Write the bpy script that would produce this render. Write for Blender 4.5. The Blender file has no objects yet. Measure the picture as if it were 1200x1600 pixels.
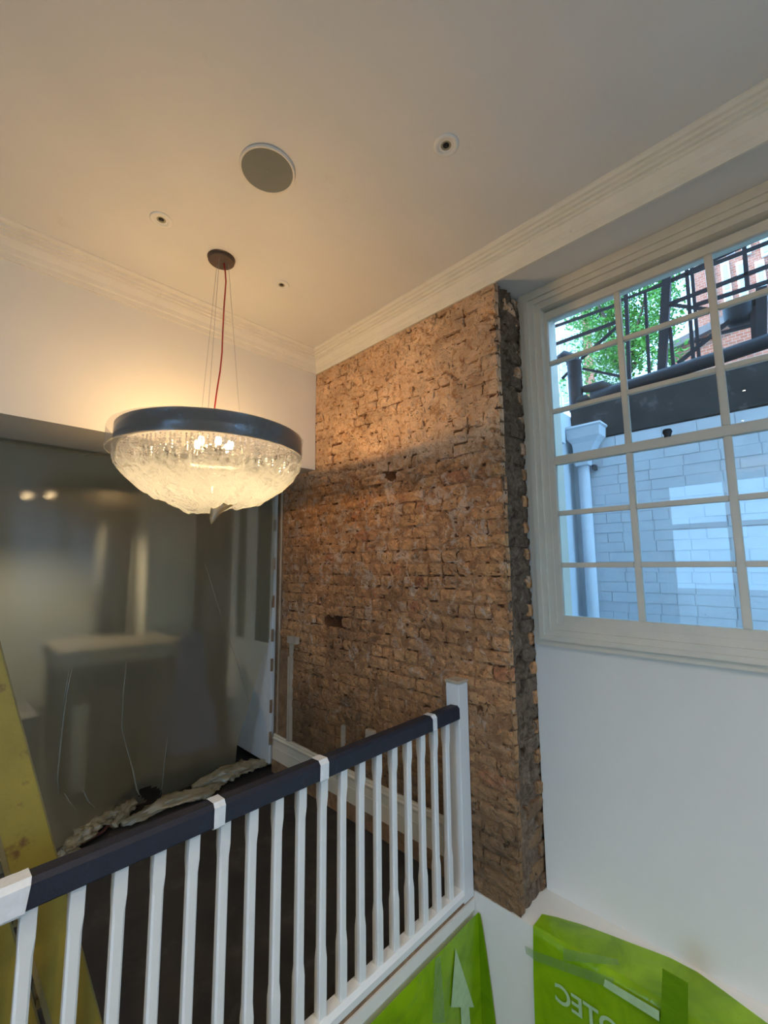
import bpy, bmesh, math, random
from mathutils import Vector, Matrix, noise
R = math.radians
random.seed(7)
scene = bpy.context.scene
COL = scene.collection

# ------------------------------------------------------------------ camera
EYE = Vector((0.0, 0.0, 1.65))
FPX, YAW, PITCH, ROLL = 678.5, R(45.367), R(6.951), R(-0.508)
fw = Vector((math.sin(YAW)*math.cos(PITCH), math.cos(YAW)*math.cos(PITCH), math.sin(PITCH)))
r0 = Vector((math.cos(YAW), -math.sin(YAW), 0)); u0 = r0.cross(fw)
rt = r0*math.cos(ROLL) + u0*math.sin(ROLL); up = -r0*math.sin(ROLL) + u0*math.cos(ROLL)
cd = bpy.data.cameras.new('camera'); cam = bpy.data.objects.new('camera', cd); COL.objects.link(cam)
cd.sensor_fit = 'HORIZONTAL'; cd.sensor_width = 36.0; cd.lens = FPX/1200*36; cd.clip_start = 0.02; cd.clip_end = 200
m = Matrix((rt, up, -fw)).transposed().to_4x4(); m.translation = EYE
cam.matrix_world = m
scene.camera = cam

def at(px, py, ax, val):
    """point of the place seen at a pixel, on the plane where coordinate ax has the value val"""
    v = fw*FPX + rt*(px-600) - up*(py-800)
    return EYE + v*((val-EYE[ax])/v[ax])
def pix(p):
    q = Vector(p)-EYE; z = q.dot(fw)
    return 600+FPX*q.dot(rt)/z, 800-FPX*q.dot(up)/z

# ------------------------------------------------------------------ sky, sun, exposure
SKY = 7.6
w = bpy.data.worlds.new('sky'); scene.world = w; w.use_nodes = True
w.node_tree.nodes['Background'].inputs[0].default_value = (0.31, 0.61, 1.0, 1)
w.node_tree.nodes['Background'].inputs[1].default_value = SKY
sd = bpy.data.lights.new('sun', 'SUN'); sd.energy = 4.0; sd.angle = R(2); sd.color = (1, .93, .82)
sun = bpy.data.objects.new('sun', sd); COL.objects.link(sun)
sun.rotation_euler = Vector((0.50, -0.50, -0.70)).to_track_quat('-Z', 'Y').to_euler()
scene.view_settings.view_transform = 'Standard'; scene.view_settings.look = 'None'
scene.view_settings.gamma = 1.0; scene.view_settings.use_curve_mapping = False
scene.view_settings.exposure = 0.0
def portal(loc, rot, sx, sy):
    l = bpy.data.lights.new('daylight_portal', 'AREA'); l.shape = 'RECTANGLE'; l.size = sx; l.size_y = sy
    l.cycles.is_portal = True
    o = bpy.data.objects.new('daylight_portal', l); COL.objects.link(o); o.location = loc; o.rotation_euler = rot
portal((2.60, 0.23, 2.22), (0, R(90), 0), 2.0, 1.75)
portal((-2.75, .75, 1.45), (0, R(-90), 0), 2.7, 1.5)
portal((1.3, -2.45, 1.75), (R(90), 0, 0), 1.2, 2.8)
portal((-1.9, 7.5, 1.68), (R(-90), 0, 0), 1.2, 1.5)

# ------------------------------------------------------------------ main planes of the place (metres)
XB, XW, YC, YF, YS = 2.036, 2.305, 1.131, 2.775, 3.30   # brick face, window wall, brick corner, downstand face, its back
ZBM, ZCB, ZC, ZSF = 2.405, 3.199, 3.3575, 3.225          # downstand soffit, cornice foot, ceiling, window recess soffit

# ------------------------------------------------------------------ helpers
class N:
    def __init__(s, name):
        s.m = bpy.data.materials.new(name); s.m.use_nodes = True; s.t = s.m.node_tree
        s.t.nodes.clear(); s.out = s.t.nodes.new('ShaderNodeOutputMaterial')
    def n(s, typ, **kw):
        o = s.t.nodes.new(typ)
        for k, v in kw.items():
            if k.startswith('i_'): o.inputs[int(k[2:])].default_value = v
            else: setattr(o, k, v)
        return o
    def l(s, a, b): s.t.links.new(a, b)
    def pos(s): return s.n('ShaderNodeNewGeometry').outputs['Position']
    def noise(s, scale, detail=4, rough=.6, vec=None, dist=0):
        o = s.n('ShaderNodeTexNoise'); o.inputs['Scale'].default_value = scale; o.inputs['Detail'].default_value = detail
        o.inputs['Roughness'].default_value = rough; o.inputs['Distortion'].default_value = dist
        s.l(vec or s.pos(), o.inputs['Vector']); return o.outputs['Fac']
    def ramp(s, fac, stops, interp='LINEAR'):
        o = s.n('ShaderNodeValToRGB'); e = o.color_ramp.elements; o.color_ramp.interpolation = interp
        while len(e) < len(stops): e.new(.5)
        for x, (p, c) in zip(e, stops):
            x.position = p; x.color = (c, c, c, 1) if isinstance(c, (int, float)) else (*c, 1)
        s.l(fac, o.inputs[0]); return o.outputs['Color']
    def mix(s, fac, a, b, blend='MIX'):
        o = s.n('ShaderNodeMix', data_type='RGBA', blend_type=blend)
        for i, v in ((0, fac), (6, a), (7, b)):
            if isinstance(v, (int, float)): o.inputs[i].default_value = v
            elif isinstance(v, tuple): o.inputs[i].default_value = (*v, 1)
            else: s.l(v, o.inputs[i])
        return o.outputs[2]
    def math(s, op, a, b=0.0):
        o = s.n('ShaderNodeMath', operation=op)
        for i, v in ((0, a), (1, b)):
            if isinstance(v, (int, float)): o.inputs[i].default_value = v
            else: s.l(v, o.inputs[i])
        return o.outputs[0]
    def bump(s, h, strength=.3, dist=.01, normal=None):
        o = s.n('ShaderNodeBump'); o.inputs['Strength'].default_value = strength; o.inputs['Distance'].default_value = dist
        s.l(h, o.inputs['Height'])
        if normal: s.l(normal, o.inputs['Normal'])
        return o.outputs[0]
    def bsdf(s, color, rough=.5, metal=0, normal=None, **kw):
        o = s.n('ShaderNodeBsdfPrincipled')
        if isinstance(color, tuple): o.inputs['Base Color'].default_value = (*color, 1)
        else: s.l(color, o.inputs['Base Color'])
        if isinstance(rough, (int, float)): o.inputs['Roughness'].default_value = rough
        else: s.l(rough, o.inputs['Roughness'])
        o.inputs['Metallic'].default_value = metal
        if normal: s.l(normal, o.inputs['Normal'])
        for k, v in kw.items(): o.inputs[k.replace('_', ' ')].default_value = v
        return o.outputs[0]
    def mixs(s, fac, a, b):
        o = s.n('ShaderNodeMixShader')
        if isinstance(fac, (int, float)): o.inputs[0].default_value = fac
        else: s.l(fac, o.inputs[0])
        s.l(a, o.inputs[1]); s.l(b, o.inputs[2]); return o.outputs[0]
    def done(s, sh): s.l(sh, s.out.inputs[0]); return s.m

def paint(name, c, rough=.6, var=.08, vs=6, bs=40, bstr=.08, dirt=None):
    k = N(name); f = k.ramp(k.noise(vs, 5), [(.3, 1-var), (.7, 1.0)])
    col = k.mix(1.0, c, f, 'MULTIPLY')
    if dirt:
        dc, lo, hi, sc = dirt
        col = k.mix(k.ramp(k.noise(sc, 6, .65), [(lo, 0.0), (hi, 1.0)]), col, dc)
    return k.done(k.bsdf(col, rough, normal=k.bump(k.noise(bs, 4), bstr, .005)))

M = {}
M['plaster'] = paint('warm_white_plaster', (.73, .69, .61), .75, .05, 2.5, 18, .08)
M['ceiling'] = paint('ceiling_plaster', (.72, .70, .66), .8, .06, 1.8, 14, .10, ((.60, .56, .50), .66, .8, 3))
M['cornice'] = paint('cornice_paint', (.76, .71, .60), .65, .07, 9, 60, .25, ((.50, .45, .38), .66, .78, 14))
M['white_gloss'] = paint('white_woodwork', (.74, .73, .69), .38, .05, 8, 70, .06)
M['window_paint'] = paint('window_paint', (.64, .575, .45), .42, .08, 9, 80, .12, ((.45, .40, .33), .70, .82, 20))
M['raw_wood'] = (lambda k: k.done(k.bsdf(k.ramp(k.noise(9, 5, .6, dist=1.5), [(.3, (.16, .085, .04)), (.55, (.28, .16, .08)), (.75, (.40, .26, .14))]), .8)))(N('bare_timber'))
M['pale_wood'] = paint('pale_timber', (.52, .42, .30), .7, .25, 12, 60, .1)
M['dark_floor'] = paint('dark_floor_protection', (.032, .026, .021), .75, .5, 4, 30, .3, ((.06, .05, .045), .55, .75, 5))
M['black_metal'] = paint('black_iron', (.022, .024, .032), .55, .3, 20, 90, .2)
M['soot_stone'] = paint('sooty_stone', (.060, .054, .050), .9, .5, 6, 30, .5, ((.16, .14, .13), .58, .72, 9))
M['brown_metal'] = paint('bronze_metal', (.055, .033, .025), .45, .2, 10, 60, .05)
M['speaker'] = paint('speaker_mesh', (.20, .21, .19), .8, .05, 300, 900, .5)
M['red_cord'] = paint('red_flex', (.50, .03, .02), .5, .1)
M['wire'] = paint('steel_wire', (.35, .33, .30), .4, .1)
M['tape'] = paint('white_tape', (.75, .76, .76), .35, .12, 40, 60, .4)
M['foam'] = paint('navy_rail_cover', (.011, .013, .026), .62, .25, 30, 120, .3, ((.03, .03, .045), .6, .8, 25))
M['yellow'] = paint('yellow_ladder_paint', (.31, .225, .028), .5, .3, 5, 60, .15, ((.13, .06, .015), .60, .68, 9))
M['ladder_flange'] = paint('yellow_ladder_edge', (.25, .19, .07), .6, .3, 8, 60, .15, ((.14, .08, .03), .6, .7, 14))
M['dl_inner'] = paint('downlight_reflector', (.30, .28, .20), .35, .1)
M['dark'] = paint('dark_void', (.012, .011, .010), .9, .2)
M['grey_room'] = paint('far_room_wall', (.46, .46, .38), .8, .1, 2, 20, .05)
M['room_cream'] = paint('far_room_cream', (.66, .61, .48), .8, .1, 2, 20, .05)
M['blue_cloth'] = paint('blue_cloth', (.065, .08, .17), .8, .3, 6, 40, .3)
M['beige_cloth'] = paint('beige_cover', (.30, .26, .19), .8, .15, 3, 30, .2)
M['dark_wood'] = paint('dark_stained_wood', (.035, .026, .018), .5, .3, 10, 50, .1)
M['white_brick'] = paint('painted_white_brick', (.72, .76, .80), .7, .10, 7, 45, .35, ((.25, .27, .30), .70, .76, 13))
M['terrace'] = paint('terrace_paving', (.34, .33, .31), .9, .3, 4, 30, .3)
M['ground'] = paint('yard_paving', (.16, .16, .16), .9, .3, 4, 30, .3)

k = N('window_glass'); fr = k.n('ShaderNodeFresnel'); fr.inputs[0].default_value = 1.5
gl = k.n('ShaderNodeBsdfGlossy'); gl.inputs['Roughness'].default_value = .01
tr = k.n('ShaderNodeBsdfTransparent'); tr.inputs[0].default_value = (.93, .97, .98, 1)
M['glass'] = k.done(k.mixs(fr.outputs[0], tr.outputs[0], gl.outputs[0]))
k = N('dusky_door_glass'); fr = k.n('ShaderNodeFresnel'); fr.inputs[0].default_value = 1.5
d1 = k.bsdf((.10, .13, .12), .35); tr = k.n('ShaderNodeBsdfTransparent'); tr.inputs[0].default_value = (.7, .78, .76, 1)
M['door_glass'] = k.done(k.mixs(.55, tr.outputs[0], d1))

def film(name, tint, a_trans, milk, gloss, rough=.15, bump=None):
    k = N(name)
    tr = k.n('ShaderNodeBsdfTransparent'); tr.inputs[0].default_value = (*tint, 1)
    nm = k.bump(k.noise(bump[0], 4, .6), bump[1], .01) if bump else None
    tl = k.n('ShaderNodeBsdfTranslucent'); tl.inputs[0].default_value = (*milk, 1)
    df = k.n('ShaderNodeBsdfDiffuse'); df.inputs[0].default_value = (*milk, 1)
    gs = k.n('ShaderNodeBsdfGlossy'); gs.inputs['Roughness'].default_value = rough
    if nm:
        for o in (tl, df, gs): k.l(nm, o.inputs['Normal'])
    body = k.mixs(.5, tl.outputs[0], df.outputs[0])
    return k, k.mixs(gloss, k.mixs(a_trans, body, tr.outputs[0]), gs.outputs[0])
# dust sheet: clear film, slightly milky, with a blurred see-through share
k, sh = film('dust_sheet_film', (.86, .88, .82), .30, (.60, .50, .31), .045, .25, (3, .25))
rf = k.n('ShaderNodeBsdfRefraction'); rf.inputs['Roughness'].default_value = .36; rf.inputs['IOR'].default_value = 1.10
rf.inputs[0].default_value = (.95, .96, .9, 1)
M['sheet'] = k.done(k.mixs(.56, sh, rf.outputs[0]))
k, sh = film('sheet_crease', (.9, .9, .85), .35, (.62, .58, .48), .12, .2); M['crease'] = k.done(sh)
k, sh = film('bunched_plastic', (.9, .88, .8), .28, (.66, .56, .36), .12, .25, (25, .5)); M['bunch'] = k.done(sh)
k, sh = film('ring_film', (.97, .97, .97), .74, (.7, .68, .62), .06, .12, (22, .8)); M['ring_film'] = k.done(sh)
# chandelier wrap: single layer near the rim, many folded layers below
k = N('wrap_film')
tr = k.n('ShaderNodeBsdfTransparent'); tl = k.n('ShaderNodeBsdfTranslucent'); tl.inputs[0].default_value = (.29, .335, .40, 1)
gs = k.n('ShaderNodeBsdfGlossy'); gs.inputs['Roughness'].default_value = .22
rg = k.math('ABSOLUTE', k.math('SUBTRACT', k.noise(9, 5, .6, dist=2.2), .5)); nm = k.bump(rg, 1.0, .06)
k.l(nm, gs.inputs['Normal']); k.l(nm, tl.inputs['Normal'])
uv = k.n('ShaderNodeAttribute'); uv.attribute_name = 'layers'
fold = k.math('ADD', uv.outputs['Fac'], k.math('MULTIPLY', k.math('SUBTRACT', k.noise(14, 4, .6, dist=2), .5), .9))
fac = k.ramp(fold, [(.02, .20), (.20, .48), (.40, .84), (.8, .97)])
body = k.mixs(fac, tr.outputs[0], tl.outputs[0])
M['wrap'] = k.done(k.mixs(.08, body, gs.outputs[0]))
k = N('crystal'); 
a = k.n('ShaderNodeBsdfTranslucent'); a.inputs[0].default_value = (.50, .50, .55, 1)
b = k.n('ShaderNodeBsdfGlossy'); b.inputs['Roughness'].default_value = .05
c = k.n('ShaderNodeBsdfTransparent')
M['crystal'] = k.done(k.mixs(.30, k.mixs(.3, a.outputs[0], b.outputs[0]), c.outputs[0]))
k = N('smoked_chrome'); M['ring'] = k.done(k.bsdf((.046, .046, .050), .2, .85))
k = N('lit_bulb'); e = k.n('ShaderNodeEmission'); e.inputs[0].default_value = (1, .63, .27, 1); e.inputs[1].default_value = 620; M['bulb'] = k.done(e.outputs[0])
k = N('lit_downlight'); e = k.n('ShaderNodeEmission'); e.inputs[0].default_value = (1, .86, .66, 1); e.inputs[1].default_value = 60; M['dl_lit'] = k.done(e.outputs[0])
k = N('pendant_glow'); e = k.n('ShaderNodeEmission'); e.inputs[0].default_value = (1, .70, .38, 1); e.inputs[1].default_value = 2.5; M['pendant_bulb'] = k.done(e.outputs[0])
def green(name, c1, c2, sc):
    k = N(name); col = k.mix(k.ramp(k.noise(sc, 3, .5, dist=1), [(.35, 0.0), (.65, 1.0)]), c1, c2)
    p = k.bsdf(col, .22, normal=k.bump(k.noise(9, 3, .5, dist=1), .35, .02)); t = k.n('ShaderNodeBsdfTranslucent'); k.l(col, t.inputs[0])
    return k.done(k.mixs(.2, p, t.outputs[0]))
M['green'] = green('lime_film', (.20, .36, .005), (.30, .50, .008), 5)
M['green_dark'] = green('lime_film_double', (.13, .27, .004), (.18, .33, .006), 5)
k, sh = film('clear_tape_and_glint', (.95, .97, .95), .86, (.5, .75, .3), .12, .08, (30, .6)); M['clear_tape_and_glint'] = k.done(sh)  # serves clear tape and the highlight strips laid on the film
M['film_print'] = paint('white_print', (.42, .58, .30), .35, .2, 30)

k = N('far_red_brick'); bt = k.n('ShaderNodeTexBrick'); sq = k.n('ShaderNodeSeparateXYZ'); cq = k.n('ShaderNodeCombineXYZ')
k.l(k.pos(), sq.inputs[0]); k.l(sq.outputs['Y'], cq.inputs[0]); k.l(sq.outputs['Z'], cq.inputs[1]); k.l(cq.outputs[0], bt.inputs[0])
for i, c_ in ((1, (.34, .105, .060, 1)), (2, (.42, .15, .090, 1)), (3, (.42, .30, .24, 1))): bt.inputs[i].default_value = c_
bt.inputs['Scale'].default_value = 4.0; M['red_brick'] = k.done(k.bsdf(bt.outputs[0], .9))
M['far_white'] = paint('far_white_paint', (.80, .82, .84), .6); M['far_glass'] = (lambda k: k.done(k.bsdf((.42, .62, .68), .35)))(N('far_glass'))
M['slate'] = paint('slate_roof', (.20, .17, .17), .8, .3)

# ---- brick and mortar: brick body colour, mortar smears, lime splashes, old plaster left on the upper wall
def masonry(name, mode):
    k = N(name)
    pos = k.pos(); sx = k.n('ShaderNodeSeparateXYZ'); k.l(pos, sx.inputs[0])
    if mode == 'mortar':
        base = k.ramp(k.noise(16, 5, .65), [(.3, (0.310, 0.140, 0.056)), (.5, (0.480, 0.234, 0.101)), (.72, (0.600, 0.324, 0.150))])
    else:
        if mode == 'single': rnd = k.n('ShaderNodeObjectInfo').outputs['Random']
        else:
            q = k.n('ShaderNodeAttribute'); q.attribute_name = 'tone'; rnd = q.outputs['Fac']
        base = k.ramp(rnd, [(0, (0.560, 0.270, 0.112)), (.2, (0.660, 0.324, 0.138)), (.38, (0.520, 0.248, 0.103)), (.52, (0.700, 0.351, 0.153)), (.66, (0.500, 0.252, 0.116)),
                            (.84, (0.660, 0.342, 0.138)), (.95, (0.540, 0.211, 0.090)), (.975, (0.300, 0.162, 0.086))], 'CONSTANT')
        base = k.mix(1.0, base, k.ramp(k.noise(28, 5, .7), [(.3, .55), (.7, 1.25)]), 'MULTIPLY')
        smear = k.ramp(k.noise(8.5, 5, .7, dist=.6), [(.47, 0.0), (.57, .85)])
        base = k.mix(smear, base, (0.660, 0.338, 0.146))
    # lime splashes, mostly in the middle of the wall
    band = k.ramp(sx.outputs['Z'], [(0.0, .0), (.9, 0.0), (.999, .0)])
    zf = k.n('ShaderNodeMapRange'); zf.inputs[1].default_value = 1.0; zf.inputs[2].default_value = 2.0; zf.inputs[3].default_value = -.035; zf.inputs[4].default_value = .03
    k.l(sx.outputs['Z'], zf.inputs[0])
    lime = k.ramp(k.math('ADD', k.noise(8, 6, .70, dist=1.4), zf.outputs[0]), [(.535, 0.0), (.62, .80)])
    base = k.mix(lime, base, (0.660, 0.477, 0.344))
    # red rubbed patches
    redf = k.ramp(k.noise(4.2, 4, .7), [(.60, 0.0), (.70, .55)]); base = k.mix(redf, base, (0.400, 0.135, 0.056))
    # old plaster skim left above the former dado line
    zz = k.math('ADD', sx.outputs['Z'], k.math('MULTIPLY', k.math('SUBTRACT', k.noise(3.0, 5, .7), .5), .75))
    edge = k.n('ShaderNodeMapRange'); edge.inputs[1].default_value = 2.22; edge.inputs[2].default_value = 2.36; k.l(zz, edge.inputs[0])
    if mode == 'mortar':
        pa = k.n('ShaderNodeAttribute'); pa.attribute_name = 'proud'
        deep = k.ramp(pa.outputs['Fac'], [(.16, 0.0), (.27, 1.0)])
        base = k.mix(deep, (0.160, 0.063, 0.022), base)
    pm = k.math('MULTIPLY', edge.outputs[0] if mode != 'mortar' else k.math('MULTIPLY', edge.outputs[0], deep), k.ramp(k.noise(21, 5, .6, dist=1.2), [(.40, .12), (.50, 1.0)]))
    base = k.mix(pm, base, k.ramp(k.noise(7, 4), [(.3, (.62, .385, .225)), (.7, (.82, .565, .355))]))
    # the wall darkens to a dull brown towards the bottom
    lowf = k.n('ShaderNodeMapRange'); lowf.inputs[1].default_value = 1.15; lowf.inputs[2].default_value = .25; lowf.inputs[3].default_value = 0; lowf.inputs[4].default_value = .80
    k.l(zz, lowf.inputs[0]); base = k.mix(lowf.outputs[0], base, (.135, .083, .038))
    # broad uneven soiling
    base = k.mix(1.0, base, k.ramp(k.noise(2.3, 5, .65, dist=.5), [(.35, .74), (.62, 1.22)]), 'MULTIPLY')
    # soft pits knocked out of the face, their shade darkened into the colour
    pit = k.ramp(k.noise(34, 3, .5, dist=1.0), [(.29, .28), (.38, 1.0)]); base = k.mix(1.0, base, pit, 'MULTIPLY')
    h = k.math('ADD', k.math('MULTIPLY', k.noise(34, 3, .5, dist=1.0), 1.2), k.math('MULTIPLY', k.noise(120, 5, .7), .5))
    return k.done(k.bsdf(base, .95, normal=k.bump(h, .9, .022)))
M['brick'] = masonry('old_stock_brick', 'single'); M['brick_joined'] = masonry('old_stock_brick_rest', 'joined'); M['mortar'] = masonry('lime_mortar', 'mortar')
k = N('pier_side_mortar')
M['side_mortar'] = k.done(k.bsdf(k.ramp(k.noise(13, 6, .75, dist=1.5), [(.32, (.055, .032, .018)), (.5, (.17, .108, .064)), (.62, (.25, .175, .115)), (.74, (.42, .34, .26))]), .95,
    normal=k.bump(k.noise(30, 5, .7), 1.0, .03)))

# ---- geometry
def link(name, verts, faces, mat, parent=None, smooth=False, edges=()):
    me = bpy.data.meshes.new(name); me.from_pydata([tuple(v) for v in verts], list(edges), faces); me.update()
    if mat is not None: me.materials.append(M[mat] if isinstance(mat, str) else mat)
    if smooth:
        for p in me.polygons: p.use_smooth = True
    o = bpy.data.objects.new(name, me); COL.objects.link(o)
    if parent: o.parent = parent
    return o
class MB:
    def __init__(s): s.v = []; s.f = []
    def box(s, x0, x1, y0, y1, z0, z1):
        b = len(s.v); s.v += [(x, y, z) for x in (x0, x1) for y in (y0, y1) for z in (z0, z1)]
        s.f += [tuple(b+i for i in q) for q in ((0,1,3,2),(4,6,7,5),(0,4,5,1),(2,3,7,6),(0,2,6,4),(1,5,7,3))]; return s
    def loft(s, rings, closed=True, caps=True):
        n = len(rings[0]); b = len(s.v)
        for r_ in rings: s.v += [tuple(p) for p in r_]
        for i in range(len(rings)-1):
            for j in range(n if closed else n-1):
                a, c = b+i*n+j, b+i*n+(j+1) % n; s.f.append((a, c, c+n, a+n))
        if caps and closed:
            s.f.append(tuple(b+j for j in range(n))[::-1]); s.f.append(tuple(b+(len(rings)-1)*n+j for j in range(n)))
        return s
    def tube(s, pts, rad, n=8):
        pts = [Vector(p) for p in pts]; rings = []
        for i, p in enumerate(pts):
            t = (pts[min(i+1, len(pts)-1)]-pts[max(i-1, 0)]).normalized()
            a = t.cross(Vector((0, 0, 1)) if abs(t.z) < .95 else Vector((1, 0, 0))).normalized(); b = t.cross(a)
            r_ = rad[i] if isinstance(rad, (list, tuple)) else rad
            rings.append([p+(a*math.cos(2*math.pi*j/n)+b*math.sin(2*math.pi*j/n))*r_ for j in range(n)])
        return s.loft(rings)
    def lathe(s, prof, c, n=32, caps=False):
        return s.loft([[(c[0]+r_*math.cos(2*math.pi*j/n), c[1]+r_*math.sin(2*math.pi*j/n), z) for j in range(n)] for r_, z in prof], True, caps)
    def beam(s, p, q, wd, dp, side=Vector((1, 0, 0))):
        p, q = Vector(p), Vector(q); t = (q-p).normalized(); a = (side-t*side.dot(t)).normalized(); b = t.cross(a)
        return s.loft([[e+a*(dp/2*i)+b*(wd/2*j) for i, j in ((-1,-1),(1,-1),(1,1),(-1,1))] for e in (p, q)])
    def build(s, name, mat, parent=None, smooth=False, bevel=0):
        o = link(name, s.v, s.f, mat, parent, smooth)
        bm = bmesh.new(); bm.from_mesh(o.data); bmesh.ops.recalc_face_normals(bm, faces=bm.faces)
        if bevel: bmesh.ops.bevel(bm, geom=bm.edges[:], offset=bevel, segments=2, affect='EDGES', clamp_overlap=True)
        bm.to_mesh(o.data); bm.free()
        if smooth:
            for p in o.data.polygons: p.use_smooth = True
        return o
def tag(o, label, cat, group=None, kind=None):
    o['label'] = label; o['category'] = cat
    if group: o['group'] = group
    if kind: o['kind'] = kind
    return o
def empty(name, loc=(0, 0, 0)):
    o = bpy.data.objects.new(name, None); COL.objects.link(o); o.location = loc; o.empty_display_size = .1; return o
def keep(o, parent):
    """parent without moving"""
    o.parent = parent; o.matrix_parent_inverse = Matrix.Translation(parent.location).inverted(); return o
def struct(name, boxes, mat, label, cat, bevel=0):
    mb = MB()
    for b in boxes: mb.box(*b)
    return tag(mb.build(name, mat, bevel=bevel), label, cat, kind='structure')

# ================================================================== SETTING
struct('ceiling', [(-2.5, XB, -2.2, YF, ZC, 3.6), (XB, 2.55, -2.2, 3.3, ZSF, 3.6)], 'ceiling', 'white plastered ceiling lit warm by the chandelier', 'ceiling')
struct('wall_back', [(-2.5, XB-.002, YF, YS, ZBM, 3.6)], 'plaster', 'white downstand wall above the plastic sheeted opening', 'wall')
struct('wall_stairwell', [(XB, 2.55, -2.2, 3.3, -2.7, 0)], 'plaster', 'white stairwell wall with ledge below the window wall', 'wall')
wy0, wy1, wz0, wz1 = -.66, 1.118, 1.219, ZSF
struct('wall_right', [(XW, 2.55, -2.2, wy0, 0, ZSF), (XW, 2.55, wy0, YC, 0, wz0), (XW, 2.55, wy1, YC+.05, wz0, ZSF)], 'plaster', 'white painted wall below the sash window', 'wall')
struct('wall_left', [(-2.7, -2.5, -2.4, .0, -2.7, 3.6), (-2.7, -2.5, 1.5, 7.4, -2.7, 3.6), (-2.7, -2.5, .0, 1.5, -2.7, .10), (-2.7, -2.5, .0, 1.5, 2.8, 3.6)],
    'plaster', 'white wall with wide garden doors behind the viewer', 'wall')
struct('ground_bounce', [(-30, -2.71, -25, 25, -.30, -.05), (-2.71, 4.2, -25, -2.41, -.30, -.05)], 'terrace', 'unseen paving outside the garden doors added to set the bounced light', 'ground')  # unseen ground added to cut sky from below and bounce daylight indoors
struct('wall_front', [(-2.7, .7, -2.4, -2.2, -2.7, 3.6), (1.9, 2.55, -2.4, -2.2, -2.7, 3.6), (.7, 1.9, -2.4, -2.2, -2.7, .35), (.7, 1.9, -2.4, -2.2, 3.15, 3.6)], 'plaster', 'white wall with a tall window behind the viewer', 'wall')
fl = struct('floor', [(-2.5, XB, 1.455, 3.3, -.25, 0), (-2.5, 2.3, 3.3, 7.4, -.25, 0)], 'dark_floor', 'dark floor covered in protective boarding behind the balustrade', 'floor')
struct('floor_landing', [(-2.5, .45, -2.2, .45, -.2, 0)], 'dark_floor', 'dark landing floor under the viewer', 'floor')
struct('floor_lower', [(-2.7, 2.55, -2.4, 1.455, -2.9, -2.7)], 'dark_floor', 'dark floor at the foot of the stairs', 'floor')
struct('wall_fascia', [(-2.5, XB, 1.40, 1.455, -2.7, -.002)], 'plaster', 'white stair opening edge under the balustrade', 'wall')
struct('trim_1', [(-2.5, XB-.004, 1.386, 1.400, -.080, -.028)], 'plaster', 'narrow white trim under the balustrade base rail', 'trim')
struct('trim_5', [(-2.5, XB-.004, 1.394, 1.400, -.027, -.003)], 'raw_wood', 'dark strip coloured as the shadow gap between base rail and white trim', 'trim')  # dark strip paints the shade of the gap under the base rail
struct('wall_sun_block', [(-2.7, 2.55, -2.4, 7.4, 3.61, 6.8)], 'red_brick', 'unseen block above the room added to shade the light well', 'wall')  # unseen block added to keep the sun off the light well
# far room beyond the dust sheet
struct('wall_far_right', [(2.12, 2.3, YS, 7.4, 0, 2.8)], 'room_cream', 'cream side wall of the room behind the plastic', 'wall')
struct('wall_far_back', [(-1.3, 2.3, 7.2, 7.4, 0, 2.8), (-2.5, -1.3, 7.2, 7.4, 0, .9), (-2.5, -1.3, 7.2, 7.4, 2.45, 2.8)], 'grey_room', 'grey end wall of the room behind the plastic', 'wall')
struct('ceiling_far', [(-2.5, 2.3, YS, 7.4, 2.62, 2.8)], 'grey_room', 'ceiling of the room behind the plastic', 'ceiling')

# cornice: mitred run along the brick and window wall and along the downstand
prof = [(0, ZCB), (.012, ZCB), (.014, ZCB+.030), (.022, ZCB+.036), (.026, ZCB+.062), (.044, ZCB+.090), (.052, ZCB+.093), (.053, ZCB+.105), (.066, ZCB+.108), (.067, ZCB+.121),
        (.080, ZCB+.124), (.082, ZCB+.138), (.096, ZCB+.140), (.1075, ZCB+.150), (.1075, ZC)]
mb = MB()
mb.loft([[(XB-a, -2.2, z) for a, z in prof], [(XB-a, YF-a, z) for a, z in prof], [(-2.5, YF-a, z) for a, z in prof]], closed=False)
cor = tag(mb.build('trim_2', 'cornice'), 'white moulded plaster cornice running round the ceiling', 'cornice', kind='structure')
# ------------------------------------------------------------------ brick wall with every brick that shows
wb = empty('wall_brick', (XB, YC, 0)); tag(wb, 'stripped old brick wall with patchy mortar and pier corner', 'brick wall', kind='structure')
keep(MB().box(XB+.06, 2.55, YC+.05, 3.3, .001, ZSF-.001).build('core', 'mortar'), wb)
def rough_grid(nu, nv, fn, name, mat):
    vs = [fn(i/nu, j/nv) for j in range(nv+1) for i in range(nu+1)]
    fs = [(j*(nu+1)+i, j*(nu+1)+i+1, (j+1)*(nu+1)+i+1, (j+1)*(nu+1)+i) for j in range(nv) for i in range(nu)]
    return keep(link(name, vs, fs, mat, smooth=True), wb)
def lump(p):
    n1 = noise.noise(Vector(p)*6); n2 = noise.noise(Vector(p)*26+Vector((5, 1, 2))); n3 = noise.noise(Vector(p)*60)
    hi = min(1, max(0, (p[2]-2.2)/.3))
    return .000 + (.009+.009*hi)*(n1*.9+n2*.8+n3*.45) + hi*.001 - (.010 if n2 < -.38 else 0)
holes = [(at(px_, py_, 0, XB), r_) for px_, py_, r_ in ((527, 975, .055), (512, 970, .035), (612, 740, .042), (718, 690, .030), (468, 830, .035), (455, 800, .03))]
def dent(y, z):
    return sum(.055*math.exp(-((y-h_.y)**2/1.6+(z-h_.z)**2)/(r_*.75)**2) for h_, r_ in holes)
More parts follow.
